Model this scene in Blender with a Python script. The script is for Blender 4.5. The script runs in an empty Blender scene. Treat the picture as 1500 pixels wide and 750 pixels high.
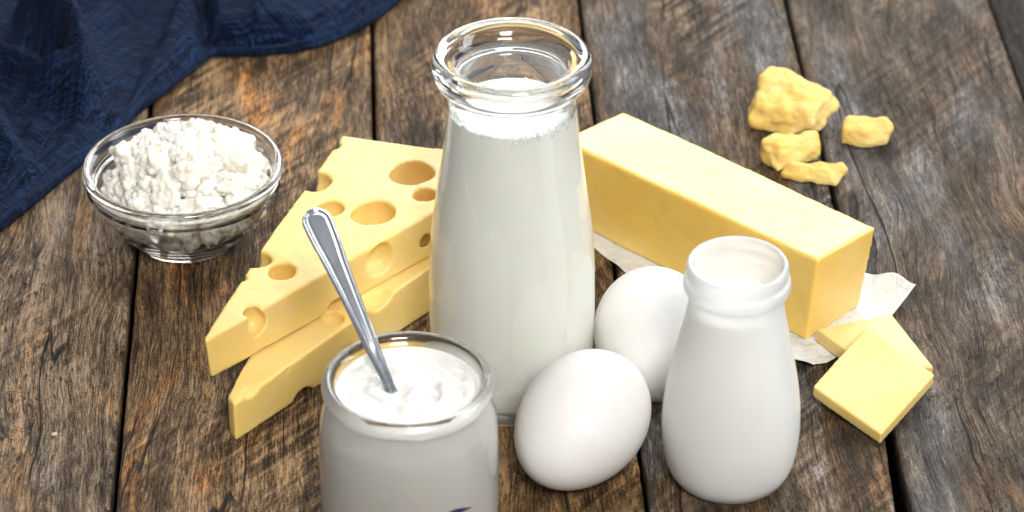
import bpy, bmesh, math, random
import numpy as np
from mathutils import Vector, Matrix, Euler

random.seed(7)
MM = 0.001
scene = bpy.context.scene
COL = scene.collection

# ---------------------------------------------------------------- camera
PITCH = math.radians(33)
DIST = 1.2
cam_d = bpy.data.cameras.new("camera")
cam = bpy.data.objects.new("camera", cam_d)
COL.objects.link(cam)
cam.location = (0, -DIST * math.cos(PITCH), DIST * math.sin(PITCH))
cam.rotation_euler = (math.pi / 2 - PITCH, 0, 0)
cam_d.sensor_width = 36.0
cam_d.lens = 4756.0 / 1500.0 * 36.0
cam_d.clip_start = 0.05
cam_d.clip_end = 50.0
cam_d.dof.use_dof = True
cam_d.dof.focus_distance = 1.135
cam_d.dof.aperture_fstop = 14.0
scene.camera = cam

# ---------------------------------------------------------------- world, lamps, exposure
world = bpy.data.worlds.new("World")
scene.world = world
world.use_nodes = True
bg = world.node_tree.nodes["Background"]
bg.inputs["Color"].default_value = (0.95, 0.97, 1.0, 1)
bg.inputs["Strength"].default_value = 0.26

def area_lamp(name, loc, target, sx, sy, power, color):
    d = bpy.data.lights.new(name, 'AREA')
    d.shape = 'RECTANGLE'; d.size = sx; d.size_y = sy
    d.energy = power; d.color = color
    o = bpy.data.objects.new(name, d)
    COL.objects.link(o)
    o.location = loc
    o.rotation_euler = (Vector(target) - Vector(loc)).to_track_quat('-Z', 'Y').to_euler()
    return o

area_lamp("window_light", (0.22, 1.25, 0.76), (0.0, 0.0, 0.0), 1.1, 0.55, 18.5, (1.0, 0.985, 0.96))
area_lamp("side_window_light", (1.1, 0.05, 0.75), (0.02, -0.02, 0.03), 0.45, 0.7, 9.0, (0.95, 0.97, 1.0))
area_lamp("low_overhead_light", (0.12, 0.20, 0.62), (0.02, -0.03, 0.0), 0.32, 0.32, 1.3, (1.0, 0.99, 0.97))  # unseen overhead lamp, set low so its light fades toward the corners
front_fill = area_lamp("added_front_fill", (0.30, -1.35, 1.25), (0.03, -0.06, 0.03), 0.6, 0.5, 1.72, (1.0, 0.98, 0.945))
front_fill.data.spread = math.radians(34)      # added fill from behind the camera; narrow cone dims the table's corners

vs = scene.view_settings
vs.view_transform = 'Standard'
vs.look = 'None'
vs.exposure = 0.0
vs.gamma = 1.0
vs.use_curve_mapping = False
cy = scene.cycles
cy.use_denoising = True
try:
    cy.denoiser = 'OPENIMAGEDENOISE'
    cy.denoising_input_passes = 'RGB_ALBEDO_NORMAL'
    cy.denoising_prefilter = 'ACCURATE'
except Exception:
    pass
cy.max_bounces = 20
cy.diffuse_bounces = 12
cy.glossy_bounces = 8
cy.transmission_bounces = 16
cy.transparent_max_bounces = 16
cy.caustics_refractive = True
cy.caustics_reflective = True
cy.blur_glossy = 0.6
cy.sample_clamp_indirect = 60.0

# ---------------------------------------------------------------- helpers
def hash3(ix, iy, iz, seed):
    h = (ix * 374761393 + iy * 668265263 + iz * 2147483647 + seed * 974634777) & 0xffffffff
    h = ((h ^ (h >> 13)) * 1274126177) & 0xffffffff
    h = (h ^ (h >> 16)) & 0xffffffff
    return h.astype(np.float64) / 4294967295.0

def vnoise(P, seed=0):
    """smooth value noise, -1..1, for an n x 3 array"""
    P = np.asarray(P, float)
    i = np.floor(P).astype(np.int64); f = P - i
    f = f * f * (3 - 2 * f)
    out = 0
    for a in (0, 1):
        for b in (0, 1):
            for c in (0, 1):
                w = (f[:, 0] if a else 1 - f[:, 0]) * (f[:, 1] if b else 1 - f[:, 1]) * (f[:, 2] if c else 1 - f[:, 2])
                out = out + w * hash3(i[:, 0] + a, i[:, 1] + b, i[:, 2] + c, seed)
    return out * 2 - 1

def fbm(P, seed=0, octs=3):
    P = np.asarray(P, float); o = 0; a = 1; t = 0
    for k in range(octs):
        o = o + a * vnoise(P * 2 ** k + 17.3 * k, seed + k); t += a; a *= 0.5
    return o / t

def tag(o, label=None, cat=None, group=None, kind=None):
    if label: o['label'] = label
    if cat: o['category'] = cat
    if group: o['group'] = group
    if kind: o['kind'] = kind
    return o

def link_mesh(name, verts, faces, mat=None, parent=None, smooth=True, uvs=None):
    me = bpy.data.meshes.new(name)
    me.from_pydata([tuple(v) for v in verts], [], faces)
    me.update()
    if smooth:
        me.polygons.foreach_set("use_smooth", [True] * len(me.polygons))
    if uvs is not None:
        layer = me.uv_layers.new(name="UVMap")
        li = np.empty(len(me.loops), dtype=np.int32)
        me.loops.foreach_get("vertex_index", li)
        layer.data.foreach_set("uv", np.asarray(uvs)[li].astype(np.float32).ravel())
    if mat: me.materials.append(mat)
    o = bpy.data.objects.new(name, me)
    COL.objects.link(o)
    if parent: o.parent = parent
    return o

def fix_normals(o):
    bm = bmesh.new(); bm.from_mesh(o.data)
    bmesh.ops.recalc_face_normals(bm, faces=bm.faces)
    bm.to_mesh(o.data); bm.free(); o.data.update()

def spline(pts, n=6):
    """Catmull-Rom through (r, z) points; repeated points make a corner"""
    out = []
    P = [np.array(p, float) for p in pts]
    for i in range(len(P) - 1):
        p0 = P[max(i - 1, 0)]; p1 = P[i]; p2 = P[i + 1]; p3 = P[min(i + 2, len(P) - 1)]
        if np.allclose(p1, p2): continue
        for k in range(n):
            t = k / n
            q = 0.5 * ((2 * p1) + (-p0 + p2) * t + (2 * p0 - 5 * p1 + 4 * p2 - p3) * t * t + (-p0 + 3 * p1 - 3 * p2 + p3) * t ** 3)
            out.append(q)
    out.append(P[-1])
    return out

def lathe(name, prof, mat, parent=None, segs=128, scale=MM):
    """closed revolve; profile starts and ends on the axis"""
    verts = []; faces = []
    prof = [(max(p[0], 0.0), p[1]) for p in prof]
    n = len(prof)
    verts.append((0, 0, prof[0][1] * scale))
    for r, z in prof[1:-1]:
        for s in range(segs):
            a = 2 * math.pi * s / segs
            verts.append((r * scale * math.cos(a), r * scale * math.sin(a), z * scale))
    verts.append((0, 0, prof[-1][1] * scale))
    last = len(verts) - 1
    for s in range(segs):
        faces.append((0, 1 + (s + 1) % segs, 1 + s))
    for k in range(n - 3):
        b = 1 + k * segs
        for s in range(segs):
            s2 = (s + 1) % segs
            faces.append((b + s, b + s2, b + segs + s2, b + segs + s))
    b = 1 + (n - 3) * segs
    for s in range(segs):
        faces.append((last, b + s, b + (s + 1) % segs))
    o = link_mesh(name, verts, faces, mat, parent)
    fix_normals(o)
    return o

def evaluated(o):
    """bake an object's modifiers into its mesh"""
    dg = bpy.context.evaluated_depsgraph_get()
    ev = o.evaluated_get(dg)
    me = bpy.data.meshes.new_from_object(ev, depsgraph=dg)
    old = o.data
    o.modifiers.clear()
    o.data = me
    bpy.data.meshes.remove(old)
    return o

def verts_of(o):
    a = np.empty(len(o.data.vertices) * 3); o.data.vertices.foreach_get("co", a)
    return a.reshape(-1, 3)

def normals_of(o):
    a = np.empty(len(o.data.vertices) * 3); o.data.vertices.foreach_get("normal", a)
    return a.reshape(-1, 3)

def set_verts(o, V):
    o.data.vertices.foreach_set("co", np.asarray(V).ravel()); o.data.update()

def soften(o, voxel, iters, factor=0.5):
    m = o.modifiers.new("remesh", 'REMESH'); m.mode = 'VOXEL'; m.voxel_size = voxel
    s = o.modifiers.new("smooth", 'SMOOTH'); s.iterations = iters; s.factor = factor
    evaluated(o)
    o.data.polygons.foreach_set("use_smooth", [True] * len(o.data.polygons)); o.data.update()
    return o

def place_origin(o, p):
    """move the origin of a world-space mesh to p (its base)"""
    V = verts_of(o) - np.array(p); set_verts(o, V); o.location = p

# ---------------------------------------------------------------- node helpers
class NT:
    def __init__(self, name):
        self.mat = bpy.data.materials.new(name); self.mat.use_nodes = True
        self.t = self.mat.node_tree
        self.bsdf = self.t.nodes["Principled BSDF"]
        self.out = self.t.nodes["Material Output"]
    def put(self, sock, v):
        if isinstance(v, bpy.types.NodeSocket): self.t.links.new(v, sock)
        elif isinstance(v, (int, float)):
            try: sock.default_value = v
            except Exception: sock.default_value = (v, v, v)
        else:
            v = tuple(v)
            try: sock.default_value = v
            except Exception: sock.default_value = v + (1,) if len(v) == 3 else v[:3]
    def n(self, kind, props=None, **ins):
        nd = self.t.nodes.new(kind)
        for k, v in (props or {}).items(): setattr(nd, k, v)
        for k, v in ins.items():
            key = k.replace('_', ' ')
            self.put(nd.inputs[int(k[1:])] if k[0] == 'i' and k[1:].isdigit() else nd.inputs[key], v)
        return nd
    def m(self, op, a, b=0.0, c=None, clamp=False):
        nd = self.t.nodes.new('ShaderNodeMath'); nd.operation = op; nd.use_clamp = clamp
        self.put(nd.inputs[0], a); self.put(nd.inputs[1], b)
        if c is not None: self.put(nd.inputs[2], c)
        return nd.outputs[0]
    def add(self, *a):
        r = a[0]
        for x in a[1:]: r = self.m('ADD', r, x)
        return r
    def mul(self, a, b): return self.m('MULTIPLY', a, b)
    def mix(self, f, a, b, mode='MIX'):
        nd = self.t.nodes.new('ShaderNodeMix'); nd.data_type = 'RGBA'; nd.blend_type = mode
        self.put(nd.inputs[0], f); self.put(nd.inputs[6], a); self.put(nd.inputs[7], b)
        return nd.outputs[2]
    def step(self, v, lo, hi, tolo=0.0, tohi=1.0):
        nd = self.n('ShaderNodeMapRange', {'interpolation_type': 'SMOOTHSTEP'})
        for i, x in enumerate((v, lo, hi, tolo, tohi)): self.put(nd.inputs[i], x)
        return nd.outputs[0]
    def xyz(self, x, y, z=0.0):
        nd = self.t.nodes.new('ShaderNodeCombineXYZ')
        for i, v in enumerate((x, y, z)): self.put(nd.inputs[i], v)
        return nd.outputs[0]
    def noise(self, vec, scale=1.0, detail=2.0, rough=0.5, dist=0.0):
        nd = self.n('ShaderNodeTexNoise', {'noise_dimensions': '3D'}, Vector=vec, Scale=scale, Detail=detail, Roughness=rough, Distortion=dist)
        return nd.outputs[0]
    def ramp(self, v, stops):
        nd = self.t.nodes.new('ShaderNodeValToRGB')
        e = nd.color_ramp.elements
        while len(e) < len(stops): e.new(0.5)
        for el, (p, c) in zip(e, stops): el.position = p; el.color = (*c, 1)
        self.put(nd.inputs[0], v)
        return nd.outputs[0]
    def bump(self, h, dist, strength=1.0, normal=None):
        nd = self.n('ShaderNodeBump', None, Height=h, Distance=dist, Strength=strength)
        if normal is not None: self.put(nd.inputs['Normal'], normal)
        return nd.outputs[0]
    def coord_mm(self, offset=(0, 0, 0)):
        tc = self.t.nodes.new('ShaderNodeTexCoord')
        s = self.n('ShaderNodeVectorMath', {'operation': 'SCALE'}); self.put(s.inputs[0], tc.outputs['Object']); s.inputs['Scale'].default_value = 1000.0
        a = self.n('ShaderNodeVectorMath', {'operation': 'ADD'}); self.put(a.inputs[0], s.outputs[0]); a.inputs[1].default_value = offset
        return a.outputs[0]
    def set(self, **kw):
        for k, v in kw.items(): self.put(self.bsdf.inputs[k.replace('_', ' ')], v)
        return self

def glass_mat(name, color, rough=0.0, ior=1.5):
    g = NT(name)
    g.set(Base_Color=color, Roughness=rough, IOR=ior, Transmission_Weight=1.0)
    return g.mat

def wood_mat(name, seed, tint, gray, saw, swirl, value, stain=0.5, pits=0.6, honey=0.6, contrast=1.4):
    w = NT(name)
    co = w.coord_mm((seed * 137.7, seed * 311.3, seed * 53.1))
    sep = w.n('ShaderNodeSeparateXYZ', None, Vector=co)
    X, Y, Z = sep.outputs
    low = w.noise(w.xyz(w.mul(X, .020), w.mul(Y, .0075), w.mul(Z, .02)), 1, 2, .5)
    low2 = w.noise(w.xyz(w.mul(X, .06), w.mul(Y, .02), w.mul(Z, .05)), 1, 2, .5)
    wx = w.add(w.mul(w.m('SUBTRACT', low, .5), 7 + 95 * swirl), w.mul(w.m('SUBTRACT', low2, .5), 2.2 + 9 * swirl))
    u = w.m('ADD', X, wx)
    uz = w.m('ADD', u, Z)
    band = w.noise(w.xyz(w.mul(uz, .10), w.mul(Y, .004)), 1, 3, .6)
    med = w.noise(w.xyz(w.mul(uz, .45), w.mul(Y, .028)), 1, 3, .6)
    fine = w.noise(w.xyz(w.mul(uz, 1.4), w.mul(Y, .11)), 1, 3, .65)
    fib = w.noise(w.xyz(w.mul(uz, 3.4), w.mul(Y, .25)), 1, 2, .6)
    ring = w.m('SINE', w.mul(uz, 1.25))
    speck = w.noise(w.xyz(w.mul(X, 1.9), w.mul(Y, 1.1), Z), 1, 3, .7)
    # saw marks run aslant across the board
    s1 = w.add(w.mul(X, -.75), w.mul(Y, .65)); s2 = w.add(w.mul(X, .65), w.mul(Y, .75))
    sawn = w.noise(w.xyz(w.mul(s1, .33), w.mul(s2, .03)), 1, 3, .6)
    sawmask = w.step(w.noise(w.xyz(w.mul(X, .017), w.mul(Y, .010), seed * 3.1), 1, 2, .5), .42, .60)
    sawv = w.mul(w.mul(w.m('SUBTRACT', sawn, .5), sawmask), saw)
    # drying cracks
    ck = w.m('ABSOLUTE', w.m('SUBTRACT', w.noise(w.xyz(w.mul(uz, .055), w.mul(Y, .0035), seed * 1.7), 1, 2, .5), .5))
    ckm = w.step(w.noise(w.xyz(w.mul(X, .03), w.mul(Y, .012), 5.0), 1, 1, .5), .46, .60)
    crack = w.mul(w.step(ck, .0022, .008, 1, 0), ckm)
    ck2 = w.m('ABSOLUTE', w.m('SUBTRACT', w.noise(w.xyz(w.mul(uz, .26), w.mul(Y, .006), seed * 2.3), 1, 2, .5), .5))
    ckm2 = w.step(w.noise(w.xyz(w.mul(X, .06), w.mul(Y, .022), 9.0), 1, 1, .5), .50, .62)
    crack2 = w.mul(w.step(ck2, .003, .014, 1, 0), ckm2)
    # short dark pits where the grain has torn out
    pn = w.noise(w.xyz(w.mul(uz, .62), w.mul(Y, .17), seed * 4.0), 1, 3, .6)
    pm = w.step(w.noise(w.xyz(w.mul(X, .030), w.mul(Y, .016), 2.0), 1, 2, .5), .44, .62)
    pit = w.mul(w.mul(w.step(pn, .58, .68), pm), pits)
    v = w.add(.5, w.mul(w.m('SUBTRACT', band, .5), .55), w.mul(w.m('SUBTRACT', med, .5), .55), w.mul(w.m('SUBTRACT', fine, .5), 1.0),
              w.mul(w.m('SUBTRACT', fib, .5), .55), w.mul(ring, .01 + .06 * swirl), w.mul(w.m('SUBTRACT', speck, .5), .75), w.mul(sawv, 1.25), value)
    v = w.add(.45, w.mul(w.m('SUBTRACT', v, .47), contrast), w.mul(w.m('SUBTRACT', w.noise(w.xyz(w.mul(X, .05), w.mul(Y, .022), seed * 6.0), 1, 3, .6), .5), .8))
    a, b, c = tint
    col = w.ramp(v, [(0.05, (.010, .007, .005)), (.30, (a * .22, b * .21, c * .20)), (.47, (a * .50, b * .47, c * .43)), (.64, (a, b, c)), (.84, (a * 1.9, b * 1.9, c * 1.9))])
    hm = w.step(w.noise(w.xyz(w.mul(uz, .05), w.mul(Y, .016), seed * 12.0), 1, 3, .6), .52, .70)
    col = w.mix(w.mul(hm, honey), col, (1.75, 1.28, .74), 'MULTIPLY')
    gcol = w.ramp(v, [(0.05, (.012, .011, .011)), (.30, (.050, .046, .044)), (.47, (.090, .083, .078)), (.64, (.165, .152, .142)), (.84, (.39, .38, .37))])
    gm = w.step(w.noise(w.xyz(w.mul(X, .026), w.mul(Y, .008), seed * 7.0), 1, 3, .6), .62 - .38 * gray, .80 - .38 * gray)
    col = w.mix(gm, col, gcol)
    st = w.step(w.noise(w.xyz(w.mul(uz, .055), w.mul(Y, .013), seed * 9.0), 1, 4, .62), .50, .68)
    col = w.mix(w.mul(st, stain), col, (.030, .021, .014), 'MIX')
    dark = w.m('MAXIMUM', w.m('MAXIMUM', crack, w.mul(crack2, .6)), pit)
    col = w.mix(w.mul(dark, .92), col, (.008, .006, .005))
    h = w.add(w.mul(fine, .55), w.mul(med, .55), w.mul(fib, .30), w.mul(speck, .22), w.mul(sawv, 1.3), w.mul(dark, -1.1), w.mul(ring, .05))
    nrm = w.bump(h, .0011, 1.0)
    rough = w.step(v, .2, .9, .68, .50)
    w.set(Base_Color=col, Roughness=rough, Specular_IOR_Level=.24, Normal=nrm)
    return w.mat

# ---------------------------------------------------------------- table: planks over an added board that blackens the gaps
under = NT("dark_gap_underlay"); under.set(Base_Color=(.012, .009, .007), Roughness=.9)  # near-black colour stands in for the shade seen between planks
tv = [(-.42, -.40, -.032), (.42, -.40, -.032), (.42, .52, -.032), (-.42, .52, -.032), (-.42, -.40, -.045), (.42, -.40, -.045), (.42, .52, -.045), (-.42, .52, -.045)]
table = link_mesh("tabletop", tv, [(0, 1, 2, 3), (7, 6, 5, 4), (0, 4, 5, 1), (1, 5, 6, 2), (2, 6, 7, 3), (3, 7, 4, 0)], under.mat, smooth=False)
tag(table, "weathered brown plank tabletop under all the food", kind='structure')

SKEW = math.atan(0.047)
def plank(xl, xr, gap_l, gap_r, seed, mat, drop=0.0, wear=0.0):
    """xl, xr: edge lines (mm) where the board crosses y = 0"""
    w = xr - xl; cx = (xl + xr) / 2
    L0, L1 = -360, 460
    nx = 44; ny = 300
    e = np.linspace(-1, 1, nx)
    t = np.sign(e) * (1 - (1 - np.abs(e)) ** 1.8)      # denser towards the edges
    Yv = np.linspace(L0, L1, ny)
    TT, YY = np.meshgrid(t, Yv)
    half = w / 2
    zero = np.zeros_like(Yv)
    lw = .5 * fbm(np.c_[Yv * .045, zero + seed, zero], seed, 4) + .3 * vnoise(np.c_[Yv * .3, zero, zero + 3], seed + 5)
    rw = .5 * fbm(np.c_[Yv * .045, zero + seed + 9, zero], seed + 2, 4) + .3 * vnoise(np.c_[Yv * .3, zero, zero + 8], seed + 6)
    left = -half + gap_l + np.abs(lw) * 1.0
    right = half - gap_r - np.abs(rw) * 1.0
    if wear:
        right = right - wear * np.clip((-YY[:, 0] - 70) / 80, 0, 1.4) ** 1.3
    XX = left[:, None] + (TT + 1) / 2 * (right - left)[:, None]
    dl = XX - left[:, None]; dr = right[:, None] - XX
    d = np.minimum(dl, dr)
    rad = 2.2
    q = np.clip(1 - d / rad, 0, 1)
    ZZ = -rad * (1 - np.sqrt(np.clip(1 - q * q, 0, 1)))
    P = np.c_[XX.ravel(), YY.ravel(), np.zeros(XX.size)]
    lowf = fbm(P * np.array([.035, .012, 1]) + seed * 3.3, seed + 11, 3).reshape(XX.shape)
    mid = fbm(P * np.array([.5, .03, 1]) + seed * 1.3, seed + 12, 2).reshape(XX.shape)
    ZZ = ZZ + .28 * np.minimum(lowf, .2) + .13 * np.minimum(mid, .35) - .13 - drop
    verts = []; faces = []
    top = np.stack([XX, YY, ZZ], -1).reshape(-1, 3)
    verts = list(top * MM)
    for j in range(ny - 1):
        for i in range(nx - 1):
            a = j * nx + i
            faces.append((a, a + 1, a + nx + 1, a + nx))
    # sides and underside
    base = len(verts)
    for j in range(ny):
        verts.append((left[j] * MM, Yv[j] * MM, -.028)); verts.append((right[j] * MM, Yv[j] * MM, -.028))
    for j in range(ny - 1):
        faces.append((j * nx, (j + 1) * nx, base + 2 * (j + 1), base + 2 * j))
        faces.append(((j + 1) * nx - 1, base + 2 * j + 1, base + 2 * j + 3, (j + 2) * nx - 1))
        faces.append((base + 2 * j, base + 2 * j + 2, base + 2 * j + 3, base + 2 * j + 1))
    faces.append(tuple(range(nx - 1, -1, -1)) + (base, base + 1))
    faces.append(tuple(range((ny - 1) * nx, ny * nx)) + (base + 2 * ny - 1, base + 2 * ny - 2))
    o = link_mesh("plank", verts, faces, mat, table)
    o.location = (cx * MM, 0, 0)
    o.rotation_euler = (0, 0, SKEW)
    return o

EDGES = [-316, -228, -139, -49.8, 37.5, 124.5, 211, 300, 390]
W = [
    wood_mat("wood_a", 1, (0.165, 0.113, 0.070), .15, .5, .15, -.02),
    wood_mat("wood_b", 2, (0.200, 0.142, 0.090), .22, .5, .18, .04, .30, 1.0),
    wood_mat("wood_c", 3, (0.225, 0.140, 0.070), .04, .9, .12, .00, .60, .6, 1.0),
    wood_mat("wood_d", 4, (0.210, 0.126, 0.058), .06, .6, .20, -.01, .60, .5),
    wood_mat("wood_e", 5, (0.140, 0.094, 0.056), .44, 1.4, .12, -.03, .45, .5, .6, 1.1),
    wood_mat("wood_f", 6, (0.132, 0.098, 0.070), .40, .6, .26, .0, .30, .6, .4, .85),
    wood_mat("wood_g", 7, (0.034, 0.031, 0.029), .10, .4, .2, -.08, .8, .4),
    wood_mat("wood_h", 8, (0.086, 0.065, 0.052), .2, .4, .2, -.06, .6, .4),
]
GAPS = [(1, 1), (.9, 1.0), (.9, .9), (.5, .6), (.6, .7), (.7, .9), (.9, 2.2), (2.2, 1)]
for k in range(8):
    plank(EDGES[k], EDGES[k + 1], GAPS[k][0], GAPS[k][1], k + 1, W[k], drop=(4.0 if k == 6 else 0.0), wear=(4.0 if k == 4 else 0.0))

plank(-404, -316, 1.0, 1.0, 12, W[3])

# ---------------------------------------------------------------- materials of the food and glass
CLEAR = glass_mat("clear_glass", (.985, .995, .99), 0.0, 1.5)
def milk_mat(name, color, rough=.35, scale=.004):
    g = NT(name)
    g.set(Base_Color=color, Roughness=rough, Subsurface_Weight=.2, Subsurface_Radius=(1.0, .8, .55), Subsurface_Scale=scale)
    return g.mat
MILK = milk_mat("milk_liquid", (.975, .975, .895))

def speckled(name, base, alt, sss_scale, rough, bump_mm, scale, sss=.6, spec=.5, radius=(1, .65, .25), streak=None, coat=.7):
    g = NT(name)
    co = g.coord_mm()
    a = g.noise(co, .035 * scale, 3, .55)
    b = g.noise(co, .9 * scale, 3, .6)
    f = g.step(a, .40, .66)
    col = g.mix(f, base, alt)
    h = g.add(b, g.mul(g.noise(co, .22 * scale, 2, .5), 1.5))
    if streak is not None:
        mp = g.n('ShaderNodeMapping', None, Vector=co); mp.inputs['Rotation'].default_value = (0, 0, streak); 
        sp = g.n('ShaderNodeSeparateXYZ', None, Vector=mp.outputs[0])
        s = g.noise(g.xyz(g.mul(sp.outputs[0], .012), g.mul(sp.outputs[1], .45), g.mul(sp.outputs[2], .3)), 1, 3, .6)
        nz = g.n('ShaderNodeSeparateXYZ', None, Vector=g.t.nodes.new('ShaderNodeNewGeometry').outputs['Normal']).outputs[2]
        s = g.m('ADD', .5, g.mul(g.m('SUBTRACT', s, .5), g.step(nz, .5, .9)))
        h = g.add(h, g.mul(s, 3.0))
        col = g.mix(g.step(s, .45, .75, 0, .35), col, alt)
    g.set(Base_Color=col, Roughness=rough, Specular_IOR_Level=spec, Coat_Weight=coat, Coat_Roughness=.40, Subsurface_Weight=sss, Subsurface_Radius=radius, Subsurface_Scale=sss_scale,
          Normal=g.bump(h, bump_mm * MM, .8))
    return g.mat

CHEESE = speckled("hard_cheese", (.78, .56, .175), (.79, .59, .235), .0035, .48, .07, 1.0, spec=.3, coat=.3)
BUTTER = speckled("butter", (.75, .50, .105), (.77, .55, .16), .0035, .42, .16, 1.0, streak=math.radians(42))
BUTTER_CUT = speckled("cut_butter", (.73, .555, .22), (.69, .50, .17), .0035, .45, .03, .9, coat=.1)
BUTTER_CRUMB = speckled("broken_butter", (.74, .53, .15), (.77, .59, .24), .003, .60, .35, 1.6, spec=.3, coat=0.0)

# ---------------------------------------------------------------- tall milk bottle
def at(o, x, y, z=0.0):
    o.location = (x * MM, y * MM, z * MM); return o

BZ = 0.3
outer = spline([(0, .8), (18, .6), (22.5, .2), (25.0, 0), (26.6, 1.6), (27.4, 6), (28.0, 16), (28.4, 30), (28.3, 45), (27.6, 60), (26.2, 73), (24.2, 87), (22.6, 99), (21.7, 109),
                (21.5, 115.5), (21.7, 119), (22.3, 121), (24.2, 122.0), (25.8, 124.0), (26.4, 127), (26.0, 129.8), (24.9, 131.5), (23.4, 131.9), (21.4, 131.0), (19.4, 129.2), (18.0, 126.8), (17.3, 124), (17.4, 121.4),
                (18.3, 118), (19.2, 113.5), (19.5, 108), (20.4, 98), (22.0, 86), (24.0, 72), (25.4, 59), (26.1, 45), (26.2, 30), (25.8, 16), (25.0, 8), (22.0, 4.2), (12, 4.6), (0, 5.2)], 5)
bottle = lathe("milk_bottle", outer, CLEAR, segs=160)
at(bottle, 0, -82, BZ)
tag(bottle, "tall clear glass bottle of milk with a thick rounded rim", "milk bottle")
mk = spline([(0, 4.9), (12, 4.3), (22.2, 3.9), (25.25, 7.8), (26.05, 16), (26.45, 30), (26.35, 45), (25.65, 59), (24.25, 72), (22.25, 86), (20.65, 98), (19.75, 108), (19.62, 110.8), (19.55, 111.4), (19.0, 110.9), (17.6, 110.3), (10, 110.1), (0, 110.1)], 5)
milk = lathe("milk", mk, MILK, bottle, segs=128)
# froth: small bubbles round the edge of the surface
bub = NT("froth"); bub.set(Base_Color=(.93, .93, .89), Roughness=.12, Subsurface_Weight=.3, Subsurface_Scale=.002, Coat_Weight=.6, Coat_Roughness=.05)
bm = bmesh.new()
rng = random.Random(4)
for k in range(420):
    a = rng.uniform(0, 2 * math.pi)
    r = 19.2 - abs(rng.gauss(0, 1.6)); s = rng.choice([.25, .3, .35, .45, .6, .8]) * rng.uniform(.8, 1.2)
    if rng.random() < .45:
        r = 19.55; z = 110.9 - abs(rng.gauss(0, 1.6)) + .6; s *= .9
    else: z = 110.25 + s * .25
    r = min(r, 19.75 - s * .55)
    bmesh.ops.create_icosphere(bm, subdivisions=2, radius=s * MM, matrix=Matrix.Translation((r * MM * math.cos(a), r * MM * math.sin(a), z * MM)))
me = bpy.data.meshes.new("froth"); bm.to_mesh(me); bm.free()
me.polygons.foreach_set("use_smooth", [True] * len(me.polygons)); me.materials.append(bub.mat)
fr = bpy.data.objects.new("froth", me); COL.objects.link(fr); fr.parent = milk
fr['kind'] = 'stuff'

# ---------------------------------------------------------------- glass jar of yogurt
jprof = spline([(0, 1.0), (18, .8), (23, .2), (25.5, 0), (27.8, 1.5), (28.8, 6), (29.0, 14), (29.05, 26), (28.9, 36), (28.3, 42), (26.9, 47), (25.9, 49.6), (25.8, 51.2), (26.6, 52.2), (27.4, 53.6), (27.6, 55.2), (27.0, 56.8), (25.6, 57.6), (24.2, 57.0), (23.2, 55.6), (23.0, 53.5), (23.4, 50),
                (24.6, 46), (26.0, 41.5), (26.6, 36), (26.8, 26), (26.7, 14), (26.0, 6), (22, 3.6), (10, 3.8), (0, 4.2)], 5)
jar = lathe("yogurt_jar", jprof, CLEAR, segs=160)
at(jar, -33.3, -160, .3)
tag(jar, "short glass jar filled with white yogurt, a spoon standing in it", "yogurt jar")
YOG = milk_mat("yogurt", (.73, .72, .68), .16, .002)
YOG_in = YOG
# yogurt: lathed body with a swirled, spooned surface
def yogurt_mesh():
    segs = 160; rings = 60
    R0 = 23.25
    verts = []; faces = []
    prof = spline([(10, 3.5), (22.2, 3.3), (26.25, 5.9), (26.95, 14), (27.05, 26), (26.85, 36), (26.25, 41.5), (24.85, 46), (23.65, 50), (R0, 53.2)], 5)
    verts.append((0, 0, 3.9))
    for r, z in prof:
        for s in range(segs):
            a = 2 * math.pi * s / segs
            verts.append((r * math.cos(a), r * math.sin(a), z))
    npf = len(prof)
    k0 = len(verts)
    for q in range(1, rings):
        rr = R0 * (1 - q / rings)
        for s in range(segs):
            a = 2 * math.pi * s / segs
            verts.append((rr * math.cos(a), rr * math.sin(a), 0))
    verts.append((0, 0, 0))
    V = np.array(verts, float)
    S = V[k0:]
    x, y = S[:, 0], S[:, 1]
    r = np.hypot(x, y); th = np.arctan2(y, x)
    wob = vnoise(np.c_[x * .13, y * .13, x * 0], 3)
    wob2 = vnoise(np.c_[x * .30, y * .30, x * 0 + 4], 5)
    sw = .75 * np.sin(r * .62 + th * 1.0 + 1.5 * wob) * np.exp(-((r - 11) / 8.0) ** 2)
    ridge = 1.5 * np.exp(-((np.hypot(x - 1.0, (y + 1.5) * 1.25) - 11.5 + 1.6 * wob) / 1.6) ** 2) * np.clip(.55 - .5 * np.sin(th - .2) + .4 * wob2, 0, 1)
    ridge2 = 1.0 * np.exp(-((np.hypot(x - 5, y + 5) - 5.0 + 1.2 * wob2) / 1.3) ** 2)
    dip = -1.2 * np.exp(-(((x + 4.5) / 4) ** 2 + ((y - 2) / 4.5) ** 2))
    edge = np.clip((R0 - r) / 2.2, 0, 1)
    edge = edge * edge * (3 - 2 * edge)
    z = 52.5 + (sw + ridge + ridge2 + dip + .55 * wob + .35 * wob2) * 0.85 * edge + 1.2 * (1 - edge)
    V[k0:, 2] = z
    faces = []
    for s in range(segs): faces.append((0, 1 + (s + 1) % segs, 1 + s))
    for k in range(npf - 1 + rings - 1):
        b = 1 + k * segs
        for s in range(segs):
            s2 = (s + 1) % segs
            faces.append((b + s, b + s2, b + segs + s2, b + segs + s))
    b = 1 + (npf - 1 + rings - 1) * segs; last = len(V) - 1
    for s in range(segs): faces.append((last, b + s, b + (s + 1) % segs))
    o = link_mesh("yogurt", V * MM, faces, YOG, jar)
    fix_normals(o)
yogurt_mesh()
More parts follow.
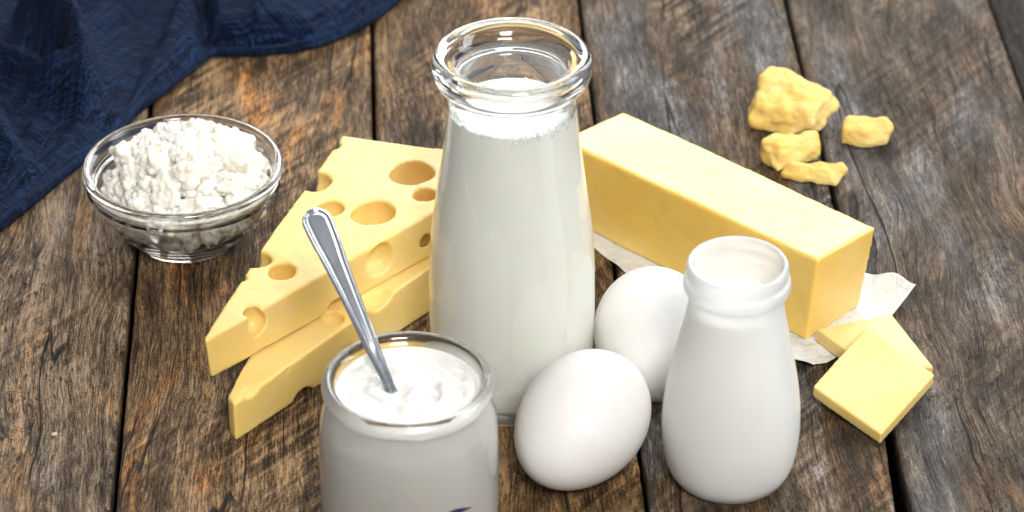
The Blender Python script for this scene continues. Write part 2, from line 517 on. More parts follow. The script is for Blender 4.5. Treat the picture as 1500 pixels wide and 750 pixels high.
# printed mark low on the front of the jar, cut by the frame
ink = NT("purple_ink"); ink.set(Base_Color=(.030, .018, .075), Roughness=.5)
pts = [(18, 24.1, .10), (22, 24.5, .25), (26, 24.8, .5), (31, 24.75, .8), (36, 24.3, .8), (41, 23.75, .4), (45, 23.25, .08)]
sp = spline(pts, 5)
pv = []; pf = []
for i, (deg, z, hw) in enumerate(sp):
    a = math.radians(deg - 90); rr = 29.12
    for dz in (-hw, hw): pv.append((rr * math.cos(a) * MM, rr * math.sin(a) * MM, (z - 1.9 + dz) * MM))
    if i: pf.append((2 * i - 2, 2 * i, 2 * i + 1, 2 * i - 1))
link_mesh("printed_mark", pv, pf, ink.mat, jar)

# ---------------------------------------------------------------- spoon
steel = NT("polished_steel")
sco = steel.coord_mm()
steel.set(Base_Color=(.78, .83, .88), Metallic=1.0, Roughness=steel.step(steel.noise(sco, .12, 2, .5), .3, .8, .12, .16))
def spoon_mesh():
    p0 = np.array([-38.9, -159.0, 52.0]); d = np.array([-.37258, .82394, .42698])
    # frame: axis d, side vector s across, n the face normal
    n0 = np.array([.10, -.46, .88]); n0 = n0 - d * (n0 @ d); n0 /= np.linalg.norm(n0)
    s0 = np.cross(d, n0)
    tip = 72.5
    T = np.concatenate([np.linspace(-22, 2, 30), np.linspace(2.6, 62, 70), tip - 10.5 * (1 - np.sin(np.linspace(.06, math.pi / 2, 34)))])
    hw_pts = np.array([(-22, .3), (-19, 4.0), (-14, 5.6), (-8, 4.6), (-3, 2.2), (2, 1.6), (12, 1.85), (25, 2.35), (38, 3.1), (50, 4.1), (58, 4.85), (64, 5.15), (80, 5.15)])
    m = 49
    verts = []
    for t in T:
        hw = np.interp(t, hw_pts[:, 0], hw_pts[:, 1])
        if t > tip - 5.2: hw = max(5.15 * math.sqrt(max(1 - ((t - (tip - 5.2)) / 5.2) ** 2, 0)), .02)
        tw = math.radians(np.interp(t, [-22, 2, 18, 80], [34, 34, 8, 0]))
        s = s0 * math.cos(tw) - n0 * math.sin(tw); n = n0 * math.cos(tw) + s0 * math.sin(tw)
        bend = .00055 * (t - 30) ** 2 * (1 if t > 30 else .4)
        for j in range(m):
            q = -1 + 2 * j / (m - 1)
            q = math.sin(q * math.pi / 2)
            dx = hw * (1 - abs(q))
            dd = dx if t < tip - 5.2 else min(dx, hw and (5.15 - math.hypot(t - (tip - 5.2), q * hw)))
            sc = min(1, hw / 4.2)
            g1, g2 = .75 * sc, 1.55 * sc
            z = .42 * math.exp(-((dd - 1.10 * sc) / (.26 * sc)) ** 2) + .25 * math.exp(-((dd - .38 * sc) / (.24 * sc)) ** 2) - .16 * math.exp(-((dd - 1.9 * sc) / (.3 * sc)) ** 2)
            z += .28 * max(0, 1 - (dd / (2.4 * sc))) * 0 - .5 * max(0, 1 - dd / (.5 * sc)) ** 2 * sc
            if t < 0: z -= 1.3 * (1 - q * q) * min(1, -t / 8)
            verts.append(p0 + d * t + s * (q * hw) + n * (z - bend * .6 + 1.1))
    faces = []
    for i in range(len(T) - 1):
        for j in range(m - 1):
            a = i * m + j
            faces.append((a, a + 1, a + m + 1, a + m))
    V = np.array(verts) * MM
    base = np.array([-38.9, -159.0, 40.0]) * MM
    o = link_mesh("spoon", V - base, faces, steel.mat)
    o.location = base
    mo = o.modifiers.new("thick", 'SOLIDIFY'); mo.thickness = .0013; mo.offset = -1
    evaluated(o); fix_normals(o)
    o.data.polygons.foreach_set("use_smooth", [True] * len(o.data.polygons))
    return o
spoon = spoon_mesh()
tag(spoon, "steel teaspoon with grooved handle border standing in the yogurt", "spoon")

# ---------------------------------------------------------------- small frosted milk bottle
fz = NT("frosted_plastic")
fz.set(Base_Color=(.945, .96, .965), Roughness=.36, IOR=1.42, Transmission_Weight=.62, Subsurface_Weight=.6, Subsurface_Radius=(1, .95, .9), Subsurface_Scale=.003)
sb = spline([(0, 1.2), (10, .9), (14, .2), (16.2, 0), (18.6, 1.4), (20.6, 5), (22.0, 10.5), (22.75, 17), (22.9, 23), (22.4, 31), (21.0, 41), (19.0, 51), (17.0, 60.5), (15.8, 67), (15.35, 71.5), (15.4, 73.6), (16.3, 74.2), (17.2, 75.2), (17.4, 76.8), (17.2, 78.4), (16.6, 79.2), (16.2, 79.7), (16.3, 80.8), (16.4, 82.6), (16.1, 84.0), (15.4, 84.5), (14.7, 84.0), (14.4, 82.6), (14.3, 79),
             (14.2, 74), (14.3, 70), (14.8, 66), (16.0, 60), (18.0, 50.8), (20.0, 40.8), (21.3, 31), (21.8, 23), (21.65, 17), (20.9, 10.8), (19.5, 5.6), (17.4, 2.9), (14, 2.2), (8, 2.4), (0, 2.6)], 5)
small = lathe("small_milk_bottle", sb, fz.mat, segs=144)
at(small, 72.5, -134.2, .3)
tag(small, "small frosted white bottle of milk with a ringed open neck", "milk bottle")
sm = spline([(0, 2.4), (8, 2.2), (14, 2.0), (17.6, 2.7), (19.7, 5.4), (21.1, 10.6), (21.9, 17), (22.05, 23), (21.55, 31), (20.25, 40.8), (18.25, 50.8), (16.25, 60), (14.75, 67.0), (14.5, 68.6), (14.2, 68.3), (13.2, 68.0), (7, 67.9), (0, 67.9)], 5)
MILK2 = milk_mat("milk_in_small_bottle", (.97, .955, .89), .4, .004)
lathe("milk", sm, MILK2, small, segs=128)

# ---------------------------------------------------------------- eggs
def egg_mat():
    g = NT("white_eggshell")
    co = g.coord_mm()
    pores = g.noise(co, 1.6, 2, .6)
    dim = g.noise(co, .75, 2, .5)
    col = g.mix(g.step(g.noise(co, .06, 2, .5), .4, .65), (.72, .71, .69), (.69, .675, .65))
    g.set(Base_Color=col, Roughness=.46, Specular_IOR_Level=.4, Subsurface_Weight=.25, Subsurface_Radius=(1, .75, .6), Subsurface_Scale=.0025,
          Normal=g.bump(g.add(g.mul(pores, .7), g.mul(dim, 1.2)), .00013, .8))
    return g.mat
EGG = egg_mat()
def egg(x, y, az, tilt, rmin, rlen, label):
    segs, rings = 96, 64
    prof = []
    for k in range(rings + 1):
        t = math.pi * k / rings
        u = -math.cos(t)
        prof.append((rmin * math.sin(t) * (1 + .06 * u - .03 * u * u) * 1.003, rlen * u))
    o = lathe("egg", prof, EGG, segs=segs)
    V = verts_of(o)
    # lay the long axis (blunt end +z) towards az, raised by tilt
    ax = Vector((math.cos(az) * math.cos(tilt), math.sin(az) * math.cos(tilt), math.sin(tilt)))
    M = np.array(ax.to_track_quat('Z', 'Y').to_matrix())
    V = V @ M.T
    V[:, 2] -= V[:, 2].min()
    set_verts(o, V)
    o.location = (x * MM, y * MM, .0001)
    return tag(o, label, "egg", "white eggs between the two bottles")
egg(23.0, -132.9, math.radians(54), math.radians(14), 20.9, 26.8, "white egg lying in front of the tall bottle, nearest the camera")
egg(49.3, -82.4, math.radians(93), math.radians(7), 20.9, 26.6, "white egg behind the other one, between the tall bottle and the small frosted bottle")

# ---------------------------------------------------------------- cheese
def prism(name, top, bot, mat):
    n = len(top)
    v = [tuple(c * MM for c in p) for p in bot] + [tuple(c * MM for c in p) for p in top]
    f = [tuple(range(n - 1, -1, -1)), tuple(range(n, 2 * n))] + [(i, (i + 1) % n, n + (i + 1) % n, n + i) for i in range(n)]
    o = link_mesh(name, v, f, mat)
    fix_normals(o)
    return o

def carve(o, balls):
    bm = bmesh.new()
    cutters = []
    for (c, r, sc) in balls:
        bm = bmesh.new()
        bmesh.ops.create_icosphere(bm, subdivisions=4, radius=r * MM)
        for v in bm.verts:
            q = v.co / (r * MM)
            w = 1 + .06 * math.sin(3 * q.x + c[0]) * math.cos(2.6 * q.y + c[1]) + .03 * math.sin(5 * q.z + c[2])
            v.co = Vector((v.co.x * sc[0] * w + c[0] * MM, v.co.y * sc[1] * w + c[1] * MM, v.co.z * sc[2] * w + c[2] * MM))
        me = bpy.data.meshes.new("cut"); bm.to_mesh(me); bm.free()
        k = bpy.data.objects.new("cut", me); COL.objects.link(k); cutters.append(k)
        m = o.modifiers.new("b", 'BOOLEAN'); m.operation = 'DIFFERENCE'; m.object = k; m.solver = 'EXACT'
    bpy.context.view_layer.update()
    evaluated(o)
    for k in cutters: bpy.data.objects.remove(k, do_unlink=True)
    return o

def roughen(o, amp, freq, seed, amp2=0, freq2=1):
    V = verts_of(o); N = normals_of(o)
    P = V / MM
    dsp = amp * fbm(P * freq, seed, 3)
    if amp2: dsp = dsp + amp2 * fbm(P * freq2, seed + 7, 2)
    set_verts(o, V + N * (dsp * MM)[:, None])

# lower slab
bot_poly = [(-93.7, -116.2), (-30.0, -38.0), (6.0, 4.5), (-56, 18), (-93.0, -97.0), (-96.3, -111.5)]
bz = [15.8, 19.3, 19.3, 18.6, 16.4, 15.8]
low = prism("cheese_slab", [(x, y, z) for (x, y), z in zip(bot_poly, bz)], [(x, y, .3) for x, y in bot_poly], CHEESE)
carve(low, [((-87.6, -109.4, 19.5), 5.2, (1, 1, 1)), ((-76.0, -96.0, 15.4), 1.7, (1, 1, 1)), ((-47.0, -56.5, 22.5), 7.6, (1, 1, 1)),
            ((-62.9, -67.0, 17.5), 4.3, (1, 1, .9)), ((-71.5, -90.2, -.2), 4.6, (1.2, 1.2, .8)), ((-82.4, -102.8, 2.6), .9, (1, 1, 1)),
            ((-56.0, -72.0, 6.5), 3.0, (1, 1, 1)), ((-95.8, -104, 9), 2.0, (1, 1, 1))])
soften(low, .55 * MM, 9)
roughen(low, .22, .06, 31, .05, .5)
place_origin(low, (-.050, -.045, 0))
tag(low, "lower slab of yellow holed cheese lying on the planks under another", "cheese", "two slabs of holed cheese")
# upper slab, stepped back
top_poly = [(-103.4, -102.2), (-28.5, -29.6), (4.5, 4.5), (-25, 13.6), (-62.6, 24.2), (-86.2, -43), (-95.3, -72), (-104.3, -100.5)]
tz = [32.2, 37.6, 38.0, 38.0, 37.5, 35.2, 33.6, 32.2]
tb = [16.6, 19.9, 19.9, 19.9, 19.2, 17.8, 17.0, 16.6]
upp = prism("cheese_slab", [(x, y, z) for (x, y), z in zip(top_poly, tz)], [(x + (1.2 if i in (0, 7) else 0), y + (0 if i in (0, 7) else 0), z) for i, ((x, y), z) in enumerate(zip(top_poly, tb))], CHEESE)
carve(upp, [((-36.2, -2.1, 33.0), 8.4, (1, 1, 1.35)), ((-31.4, -17.2, 34.6), 4.8, (1, 1, 1.35)), ((-49.4, -27.6, 32.3), 7.9, (1, 1, 1.35)), ((-65.2, -24.2, 32.2), 5.6, (1, 1, 1.35)),
            ((-71.5, -6.2, 34.2), 6.3, (1, 1, 1.3)), ((-65.8, 18.0, 35.6), 3.0, (1, 1, 1)), ((-80.0, -62.7, 31.2), 5.2, (1, 1, 1.35)), ((-89.5, -55.0, 32.0), 5.4, (1, .9, 1.5)),
            ((-88.6, -85.6, 28.6), 4.7, (1, 1, 1.1)), ((-89.6, -86.4, 33.6), 2.6, (1, 1, 1)), ((-46.4, -47.6, 28.8), 6.2, (1, 1, 1)), ((-33.2, -29.6, 27.0), 3.9, (1, 1, 1)),
            ((-61.6, -60.2, 16.2), 6.2, (1.1, 1.1, .95)), ((-46.4, -44.0, 20.0), 1.6, (1, 1, 1)), ((-93.5, -66.0, 33.0), 1.6, (1, 1, 1))])
soften(upp, .55 * MM, 9)
roughen(upp, .22, .06, 41, .05, .5)
place_origin(upp, (-.045, -.035, .0195))
tag(upp, "upper wedge of yellow cheese with large round holes, resting on another slab", "cheese", "two slabs of holed cheese")

# ---------------------------------------------------------------- butter block
bt = [(106.9, -55.8, 34.6), (129.1, -34.4, 34.6), (41.8, 46.8, 34.6), (18.2, 25.6, 34.6)]
bb = [(104.6, -55.6, .5), (125.2, -33.8, .5), (40.5, 44.5, .5), (19.5, 25.5, .5)]
blk = prism("butter_block", bt, bb, BUTTER)
carve(blk, [((92.5, -30, 35.1), 1.3, (1.6, 1, .7)), ((95.5, -27.5, 35.0), .9, (1.5, 1, .8)), ((88, -27, 35.0), .8, (1.5, 1, .7)), ((46, 30, 35), .9, (1.6, .7, .7)), ((99, -33, 35.1), .8, (1.5, 1, .8)), ((70, -22.4, 35), 1.0, (1.8, 1, .7)), ((38, 6.6, 35), .9, (2, 1, .7)), ((107.2, -56.2, 35.0), 1.3, (1, 1, 1)), ((112, -51, 35.1), .8, (1.4, 1, .8)), ((105.8, -56.5, 18), .9, (1, 1, 2.2)), ((128.6, -34, 24), .8, (1, 1, 2))])
soften(blk, .7 * MM, 8)
roughen(blk, .55, .045, 51, .10, .30)
place_origin(blk, (.074, -.004, 0))
tag(blk, "long yellow block of butter lying on its white wrapper", "butter")

# ---------------------------------------------------------------- butter slices
def slab(label, top, dn, thick):
    dn = np.array(dn, float)
    o = prism("butter_slice", top, [tuple(np.array(p) + dn * thick) for p in top], BUTTER_CUT)
    soften(o, .42 * MM, 9)
    roughen(o, .12, .08, 61 + len(label), .02, .4)
    V = verts_of(o); zmin = V[:, 2].min(); c = V.mean(0)
    place_origin(o, (c[0], c[1], max(zmin, 0)))
    return tag(o, label, "butter slice", "two cut slices of butter")
slab("butter slice lying flat, half covered by the slice leaning on it", [(107.7, -57.7, 6.9), (124.0, -81.5, 6.9), (146.6, -81.3, 6.9), (135.1, -48.3, 6.9)], (0, 0, -1), 5.8)
slab("front butter slice leaning on the slice behind it", [(124.8, -118.6, 5.1), (145.8, -89.1, 9.2), (124.0, -66.8, 13.9), (103.3, -96.2, 9.2)], (.0, .13, -1), 4.9)

# ---------------------------------------------------------------- butter crumbs
def chunk(name, label, pts, seed, amp):
    bm = bmesh.new()
    for p in pts: bm.verts.new(Vector(p) * MM)
    r = bmesh.ops.convex_hull(bm, input=bm.verts)
    junk = list({g for g in r['geom_interior'] + r['geom_unused'] if isinstance(g, bmesh.types.BMVert)})
    bmesh.ops.delete(bm, geom=junk, context='VERTS')
    me = bpy.data.meshes.new(name); bm.to_mesh(me); bm.free(); me.materials.append(BUTTER_CRUMB)
    o = bpy.data.objects.new(name, me); COL.objects.link(o)
    fix_normals(o)
    soften(o, .40 * MM, 26)
    V = verts_of(o); N = normals_of(o); P = V / MM
    rid = 1 - np.abs(fbm(P * np.array([.10, .22, .22]), seed, 3)) * 2.4
    dsp = amp * (1.9 * fbm(P * .13, seed + 3, 2) + .34 * rid + .26 * fbm(P * .45, seed + 5, 3))
    V = V + N * (dsp * MM)[:, None]
    V[:, 2] = np.maximum(V[:, 2], .0002)
    set_verts(o, V)
    c = V.mean(0); place_origin(o, (c[0], c[1], 0))
    return tag(o, label, "butter crumb", "broken butter crumbs beyond the block")
chunk("butter_crumb", "largest broken butter crumb, at the back of the group",
      [(94.1, 93.8, 0), (107.1, 86.5, 0), (118.5, 86.5, 0), (126.0, 104.4, 0), (105.6, 124.4, 0), (92.3, 92, 5), (117.6, 83, 7), (101.4, 110.5, 16.5), (107.8, 110.0, 16.5), (118.2, 101.0, 14), (125.6, 99.6, 13), (126.6, 98, 6), (95.4, 93, 10), (118, 86, 11)], 71, 1.5)
chunk("butter_crumb", "butter crumb lying alone beyond the far plank seam",
      [(127.8, 78.9, 0), (136.8, 76.2, 0), (146.3, 77.9, 0), (148.7, 88.5, 0), (131.3, 88.5, 0), (131.6, 85.7, 9.5), (136.7, 85.0, 10.5), (146.1, 84.2, 9), (148.3, 82.1, 6), (129.7, 78.6, 7.5), (128.0, 78.2, 4), (147, 79, 6.5)], 82, 1.0)
chunk("butter_crumb", "butter crumb between the largest crumb and the thin crumb",
      [(97.3, 67.9, 0), (102.0, 58.5, 0), (117.2, 69.5, 0), (119.2, 78.2, 0), (99.8, 78.2, 0), (96.6, 66.5, 10), (108.0, 71.6, 11), (117.5, 71.8, 10), (118.5, 68.6, 6), (103.4, 62.5, 9.5)], 93, 1.1)
chunk("butter_crumb", "long thin butter crumb nearest the block",
      [(102.6, 55.2, 0), (110.9, 50.2, 0), (123.8, 48.6, 0), (128.1, 57.8, 0), (105.2, 58.6, 0), (106.4, 54.6, 7), (117.4, 55.2, 8), (125.8, 56.0, 7.5), (128.6, 54.1, 5), (120.9, 50.8, 6.5), (102.8, 53.8, 3)], 105, 1.1)

# ---------------------------------------------------------------- butter wrapper
pap = NT("wrapper_paper")
pco = pap.coord_mm()
cr = pap.noise(pco, .16, 4, .6, .6)
pap.set(Base_Color=pap.mix(pap.step(cr, .35, .7), (.66, .65, .62), (.55, .54, .51)), Roughness=.42, Specular_IOR_Level=.5,
        Normal=pap.bump(pap.add(cr, pap.mul(pap.noise(pco, .6, 2, .5), .3)), .0012, .9))
def wrapper():
    nu, nv = 110, 66
    U = np.linspace(-13.5, 108, nu); Vv = np.linspace(-13.5, 47, nv)
    UU, VV = np.meshgrid(U, Vv)
    o0 = np.array([104.7, -56.5]); du = np.array([-.747, .665]); dv = np.array([.665, .747])
    # ragged outline
    UU = UU + .5 * vnoise(np.c_[VV.ravel() * .15, UU.ravel() * 0, UU.ravel() * 0], 4).reshape(UU.shape) * (np.abs(UU - 47) > 55)
    shrink = np.clip((UU - 62) / 46, 0, 1)
    VV = np.where(VV < 0, VV * (1 - shrink), VV)          # front flap tapers away to the left
    X = o0[0] + du[0] * UU + dv[0] * VV; Y = o0[1] + du[1] * UU + dv[1] * VV
    P = np.c_[X.ravel() * .09, Y.ravel() * .09, X.ravel() * 0]
    n1 = fbm(P, 5, 3).reshape(X.shape)
    under_b = (np.clip(1 - np.maximum(np.maximum(-UU - 1, UU - 110), np.maximum(-VV - 1, VV - 30)) / 8, 0, 1))
    Z = .25 + (1 - under_b) * (1.0 + 1.6 * n1)
    c1 = np.clip((VV - 30) / 17, 0, 1) * np.clip((14 - UU) / 22, 0, 1)
    Z = Z + 7.5 * c1 ** 1.4 + c1 * 1.5 * np.sin(UU * .35 + VV * .18)
    c2 = np.clip((-VV - 7) / 6, 0, 1) * np.clip((-UU + 2) / 10, 0, 1)
    Z = Z + 2.2 * c2
    Z = np.maximum(Z, .15)
    verts = np.c_[X.ravel(), Y.ravel(), Z.ravel()] * MM
    faces = []
    for j in range(nv - 1):
        for i in range(nu - 1):
            a = j * nu + i
            faces.append((a, a + nu, a + nu + 1, a + 1))
    o = link_mesh("butter_wrapper", verts, faces, pap.mat)
    m = o.modifiers.new("t", 'SOLIDIFY'); m.thickness = .00012; m.offset = 0
    evaluated(o)
    o.data.polygons.foreach_set("use_smooth", [True] * len(o.data.polygons))
    place_origin(o, (.08, -.02, 0))
    tag(o, "crumpled white butter paper spread under the long block of butter", "wrapper")
wrapper()

# ---------------------------------------------------------------- glass bowl
BOWL = glass_mat("bowl_glass", (.97, .98, .98), 0.0, 1.5)
bp = spline([(0, 1.6), (12, 1.4), (14.4, .6), (15.6, 0), (17.2, .2), (18.4, 1.4), (21.0, 4.2), (25.0, 8.4), (29.0, 14.0), (31.8, 19.5), (33.2, 23.4), (34.2, 24.2), (35.4, 24.6), (35.8, 25.6), (35.5, 27.2), (35.6, 29.0), (36.5, 30.2), (36.8, 31.6), (36.2, 32.8), (35.0, 33.1), (33.8, 32.4), (33.2, 30.6),
             (32.6, 26.5), (31.2, 22.0), (28.8, 16.6), (25.6, 11.8), (21.6, 7.4), (17, 4.6), (10, 3.7), (0, 3.6)], 5)
BX, BY = -120.8, 11.0
bowl = lathe("glass_bowl", bp, BOWL, segs=160)
at(bowl, BX, BY, .3)
tag(bowl, "small clear glass bowl with a thick rim holding curds", "bowl")

# ---------------------------------------------------------------- cottage cheese: separate curds heaped in the bowl
CURD = NT("curd")
cco = CURD.coord_mm()
CURD.set(Base_Color=CURD.mix(CURD.step(CURD.noise(cco, .25, 3, .6), .42, .62), (.845, .82, .75), (.845, .785, .665)), Roughness=.28, Subsurface_Weight=1.0,
         Subsurface_Radius=(1, .85, .6), Subsurface_Scale=.0022, Normal=CURD.bump(CURD.noise(cco, 2.2, 2, .6), .0002, .6))
def curd_mesh(seed):
    rng = np.random.default_rng(seed)
    bm = bmesh.new(); bmesh.ops.create_icosphere(bm, subdivisions=5, radius=1)
    me = bpy.data.meshes.new("curd"); bm.to_mesh(me); bm.free()
    D = np.empty(len(me.vertices) * 3); me.vertices.foreach_get("co", D); D = D.reshape(-1, 3)
    st = rng.uniform(.75, 1.2, 3)
    rad = np.full(len(D), .5)
    def balls(nb, lo, hi, rlo, rhi, rad):
        for _ in range(nb):
            c = rng.normal(size=3); c /= np.linalg.norm(c); c *= rng.uniform(lo, hi)
            r = rng.uniform(rlo, rhi)
            b = D @ c; disc = r * r - c @ c + b * b
            t = np.where(disc > 0, b + np.sqrt(np.maximum(disc, 0)), 0)
            rad = np.maximum(rad, t)
        return rad
    rad = balls(16, .35, .62, .30, .48, rad)
    # granules sitting on those lumps
    for _ in range(120):
        k = rng.integers(len(D)); c = D[k] * rad[k] * rng.uniform(.86, .97); r = rng.uniform(.11, .20)
        b = D @ c; disc = r * r - c @ c + b * b
        rad = np.maximum(rad, np.where(disc > 0, b + np.sqrt(np.maximum(disc, 0)), 0))
    rad *= 1 + .02 * fbm(D * 9, seed, 2)
    V = D * rad[:, None] * st
    me.vertices.foreach_set("co", V.ravel()); me.update()
    me.polygons.foreach_set("use_smooth", [True] * len(me.polygons))
    me.materials.append(CURD.mat)
    return me
curds = [curd_mesh(200 + k) for k in range(9)]
heap = bpy.data.objects.new("cottage_cheese", None); COL.objects.link(heap)
heap.location = (BX * MM, BY * MM, 3.9 * MM)
tag(heap, "heap of white crumbly cottage cheese curds piled in the glass bowl", "cottage cheese")
inner = np.array([(3.9, 8), (4.9, 17), (7.7, 21.6), (12.1, 25.6), (16.9, 28.8), (22.3, 31.2), (26.8, 32.6), (30.9, 33.2)])
rng = random.Random(21)
placed = []
def try_curd(x, y, z, r):
    rr = math.hypot(x, y)
    if z - r * .8 < 4.2: return
    lim = np.interp(z, inner[:, 0], inner[:, 1]) if z < 31 else 34
    lim_low = np.interp(z - r * .6, inner[:, 0], inner[:, 1])
    if rr + r * .95 > min(lim, lim_low + 3): return
    for (a, b, c, q) in placed:
        if (a - x) ** 2 + (b - y) ** 2 + (c - z) ** 2 < ((r + q) * .68) ** 2: return
    placed.append((x, y, z, r))
for k in range(9000):
    r = rng.uniform(5.6, 9.0) if k < 5000 else rng.uniform(2.4, 4.2)
    ang = rng.uniform(0, 2 * math.pi); rad_ = 33 * math.sqrt(rng.random())
    x, y = rad_ * math.cos(ang), rad_ * math.sin(ang)
    dx, dy = x - 1.0, y - 3.0
    ztop = 42 - 20 * (math.hypot(dx, dy) / 31) ** 2.4 - r * .6
    z = rng.uniform(5, max(ztop, 6)) if rng.random() < .5 else ztop - rng.uniform(0, 2.5)
    if z > ztop: continue
    if z < 15 and (r > 4.5 or rng.random() < .80): continue
    try_curd(x, y, z, r)
placed.sort(key=lambda p: -p[2])
for i, (x, y, z, r) in enumerate(placed[:290]):
    o = bpy.data.objects.new("curd", curds[i % len(curds)])
    COL.objects.link(o); o.parent = heap
    o.location = (x * MM, y * MM, (z - 3.6) * MM)
    o.rotation_euler = (rng.uniform(0, 6.3), rng.uniform(0, 6.3), rng.uniform(0, 6.3))
    o.scale = (r * 1.26 * MM,) * 3
print("curds", len(placed))

# ---------------------------------------------------------------- navy napkin
def cloth_mat():
    g = NT("navy_cotton_gauze")
    tc = g.t.nodes.new('ShaderNodeTexCoord')
    sp = g.n('ShaderNodeSeparateXYZ', None, Vector=tc.outputs['UV'])
    U, V = sp.outputs[0], sp.outputs[1]        # millimetres along and across
    wv = g.xyz(g.mul(U, .1), g.mul(V, .1))
    du = g.mul(g.m('SUBTRACT', g.noise(wv, 1, 2, .5), .5), 6); dv = g.mul(g.m('SUBTRACT', g.noise(wv, 1.3, 2, .5), .5), 6)
    a = g.m('SINE', g.mul(g.m('ADD', U, du), 2 * math.pi / .95)); b = g.m('SINE', g.mul(g.m('ADD', V, dv), 2 * math.pi / .95))
    weave = g.m('MAXIMUM', a, b)
    tu = g.noise(g.xyz(g.mul(U, 1.1), g.mul(V, .05)), 1, 2, .6); tv_ = g.noise(g.xyz(g.mul(U, .05), g.mul(V, 1.1)), 1, 2, .6)
    thread = g.add(tu, tv_)
    puck = g.noise(g.xyz(g.mul(U, .25), g.mul(V, .12)), 1, 3, .55)
    fuzz = g.noise(g.xyz(g.mul(U, 2), g.mul(V, 2)), 1, 3, .7)
    f = g.add(g.mul(g.m('SUBTRACT', thread, 1.0), 2.0), g.mul(weave, .20), g.mul(g.m('SUBTRACT', fuzz, .5), .9), .45)
    col = g.ramp(f, [(.0, (.0003, .0007, .003)), (.5, (.0020, .0068, .024)), (1.0, (.014, .040, .115))])
    h = g.add(g.mul(weave, .42), g.mul(thread, .9), g.mul(puck, 1.9), g.mul(fuzz, .3))
    g.set(Base_Color=col, Roughness=.85, Specular_IOR_Level=.06, Sheen_Weight=.10, Sheen_Roughness=.4, Sheen_Tint=(.45, .6, .95), Normal=g.bump(h, .0011, .9))
    return g.mat
RIDGES = [  # (points x, y, z in mm ; half widths)
    ([(-194.7, 172, 32), (-181.0, 135.1, 36), (-170.0, 106, 38), (-163, 92, 34), (-158, 80, 20)], 9),
    ([(-232, 130, 26), (-202.1, 117.1, 31), (-184.5, 106.4, 34), (-170, 97, 34)], 8),
    ([(-123, 205, 20), (-125.0, 160.4, 22), (-131.7, 128, 20), (-141.3, 110, 14)], 14),
    ([(-222, 92, 26), (-199, 62, 30), (-190, 47, 22), (-184, 36, 12)], 9),
    ([(-197.1, 28.5, 11), (-176.4, 52, 12), (-163.6, 76, 10)], 7),
    ([(-205, 5, 8), (-182, 27, 8), (-165.4, 55, 6)], 5),
    ([(-114.9, 158, 14), (-96.3, 156, 16), (-77.4, 166, 17), (-53.8, 200, 17)], 22),
    ([(-112, 230, 18), (-111, 160, 17), (-113, 148, 12)], 9),
]
VALLEYS = [  # (points x, y in mm ; half width ; how deep)
    ([(-143.5, 205), (-147.0, 166.1), (-151.5, 134.7), (-157.3, 103.4), (-164.7, 72.8)], 6.0, .93),
    ([(-130.4, 200), (-126.5, 160.3), (-122.5, 137.5)], 4.4, .93),
    ([(-212, 114), (-197, 108), (-184.4, 94), (-176.5, 74.0)], 11.0, .93),
    ([(-184.6, 32.6), (-172.2, 57.5), (-161.0, 82.0)], 4.5, .85),
]
def seg_dist(P, a, b):
    ab = b - a; t = np.clip(((P - a) @ ab) / (ab @ ab), 0, 1)
    return np.linalg.norm(P - (a + t[:, None] * ab), axis=1), t
def cloth_height(X, Y):
    P = np.c_[X.ravel(), Y.ravel()]
    TS = 3.0
    acc = np.full(len(P), np.exp(2.0 / TS))
    for pts, hw in RIDGES:
        pts = np.array(pts, float); best = np.zeros(len(P))
        for k in range(len(pts) - 1):
            d, t = seg_dist(P, pts[k, :2], pts[k + 1, :2])
            z = pts[k, 2] + t * (pts[k + 1, 2] - pts[k, 2])
            best = np.maximum(best, 1.08 * z * np.exp(-(d / (hw * .95)) ** 2))
        acc += np.exp(best / TS) - 1
    h = TS * np.log(acc)
    for pts, hw, dep in VALLEYS:
        pts = np.array(pts, float); v = np.zeros(len(P))
        for k in range(len(pts) - 1):
            d, t = seg_dist(P, pts[k], pts[k + 1])
            v = np.maximum(v, np.exp(-(d / hw) ** 2))
        h = h * (1 - dep * v)
    P3 = np.c_[P * .05, P[:, :1] * 0]
    h = h + 1.4 * fbm(P3, 17, 2)
    # smaller creases running aslant
    q = np.c_[(P[:, 0] * .86 - P[:, 1] * .5) * .052, (P[:, 0] * .5 + P[:, 1] * .86) * .016, P[:, :1] * 0]
    h = h + 8.0 * np.clip(1 - 2.6 * np.abs(fbm(q, 29, 2)), 0, 1) ** 1.6
    # fine puckers
    h = h + .6 * vnoise(np.c_[P[:, 0] * .22 + P[:, 1] * .10, P[:, 1] * .05, P[:, 0] * 0], 23)
    return h.reshape(X.shape)
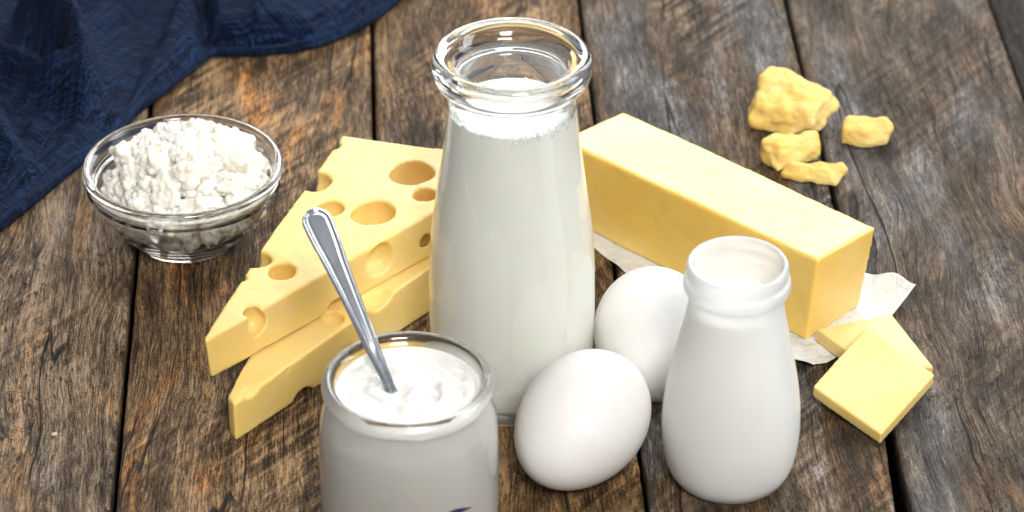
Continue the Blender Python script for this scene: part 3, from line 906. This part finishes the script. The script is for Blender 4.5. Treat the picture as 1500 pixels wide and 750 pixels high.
def napkin():
    bnd = spline([(-20, 250), (-34, 215), (-45, 195), (-59, 172), (-78, 155), (-100, 148.5), (-116, 147.5), (-121.5, 146.5), (-128, 135), (-140, 113), (-148.5, 97), (-157, 76), (-167, 59), (-190, 15), (-214, -20), (-250, -50), (-300, -70)], 16)
    B = np.array(bnd)
    # resample evenly
    L = np.r_[0, np.cumsum(np.linalg.norm(np.diff(B, axis=0), axis=1))]
    ns = int(L[-1] / 1.1)
    s = np.linspace(0, L[-1], ns)
    B = np.c_[np.interp(s, L, B[:, 0]), np.interp(s, L, B[:, 1])]
    far = np.array([-330.0, 300.0])
    D = far - B
    # smooth the inward directions
    D = D / np.linalg.norm(D, axis=1)[:, None]
    dist = np.linalg.norm(far - B, axis=1)
    nt = 150
    rows = []
    uv = []
    r_edge = 2.6 + .8 * vnoise(np.c_[s * .03, s * 0, s * 0], 3)
    # rolled edge: from the underside out round to the top
    for k in range(9):
        a = -math.pi / 2 + math.pi * k / 9
        off = r_edge * (1 - math.cos(a)) * 1.0
        P = B + D * off[:, None]
        z = .3 + r_edge * (1 + math.sin(a))
        rows.append(np.c_[P, z]); uv.append(np.c_[s, np.full(ns, k * .9 - 8)])
    for k in range(nt):
        t = (k / (nt - 1)) ** 1.15 * .82
        lin = t * dist
        P = B + D * (r_edge + lin)[:, None]
        ramp = np.clip(lin / 15.0, 0, 1); ramp = np.sqrt(np.clip(1 - (1 - ramp) ** 2, 0, 1))
        h = cloth_height(P[:, 0], P[:, 1])
        z = .3 + 2 * r_edge + np.maximum(h - 2 * r_edge, -1.0) * ramp
        rows.append(np.c_[P, z]); uv.append(np.c_[s * (1 - t * .55), lin])
    R = np.array(rows)
    nr = len(rows)
    verts = R.reshape(-1, 3) * MM
    faces = []
    for j in range(nr - 1):
        for i in range(ns - 1):
            a = j * ns + i
            faces.append((a, a + 1, a + ns + 1, a + ns))
    o = link_mesh("napkin", verts, faces, cloth_mat(), uvs=np.array(uv).reshape(-1, 2))
    fix_normals(o)
    place_origin(o, (-.17, .11, 0))
    tag(o, "rumpled navy blue gauze napkin folded behind the glass bowl", "napkin")
napkin()

# ---------------------------------------------------------------- specks on the boards
seedm = NT("pale_seed"); seedm.set(Base_Color=(.55, .50, .40), Roughness=.5)
bm = bmesh.new(); bmesh.ops.create_icosphere(bm, subdivisions=3, radius=1)
for v in bm.verts: v.co = Vector((v.co.x * .0011, v.co.y * .0007, v.co.z * .0006 + .0006))
me = bpy.data.meshes.new("seed"); bm.to_mesh(me); bm.free(); me.materials.append(seedm.mat)
me.polygons.foreach_set("use_smooth", [True] * len(me.polygons))
sd = bpy.data.objects.new("seed", me); COL.objects.link(sd); sd.location = (-.1558, -.1123, 0); sd.rotation_euler = (0, 0, .3)
tag(sd, "tiny pale seed lying alone on the front corner of the table", "seed")
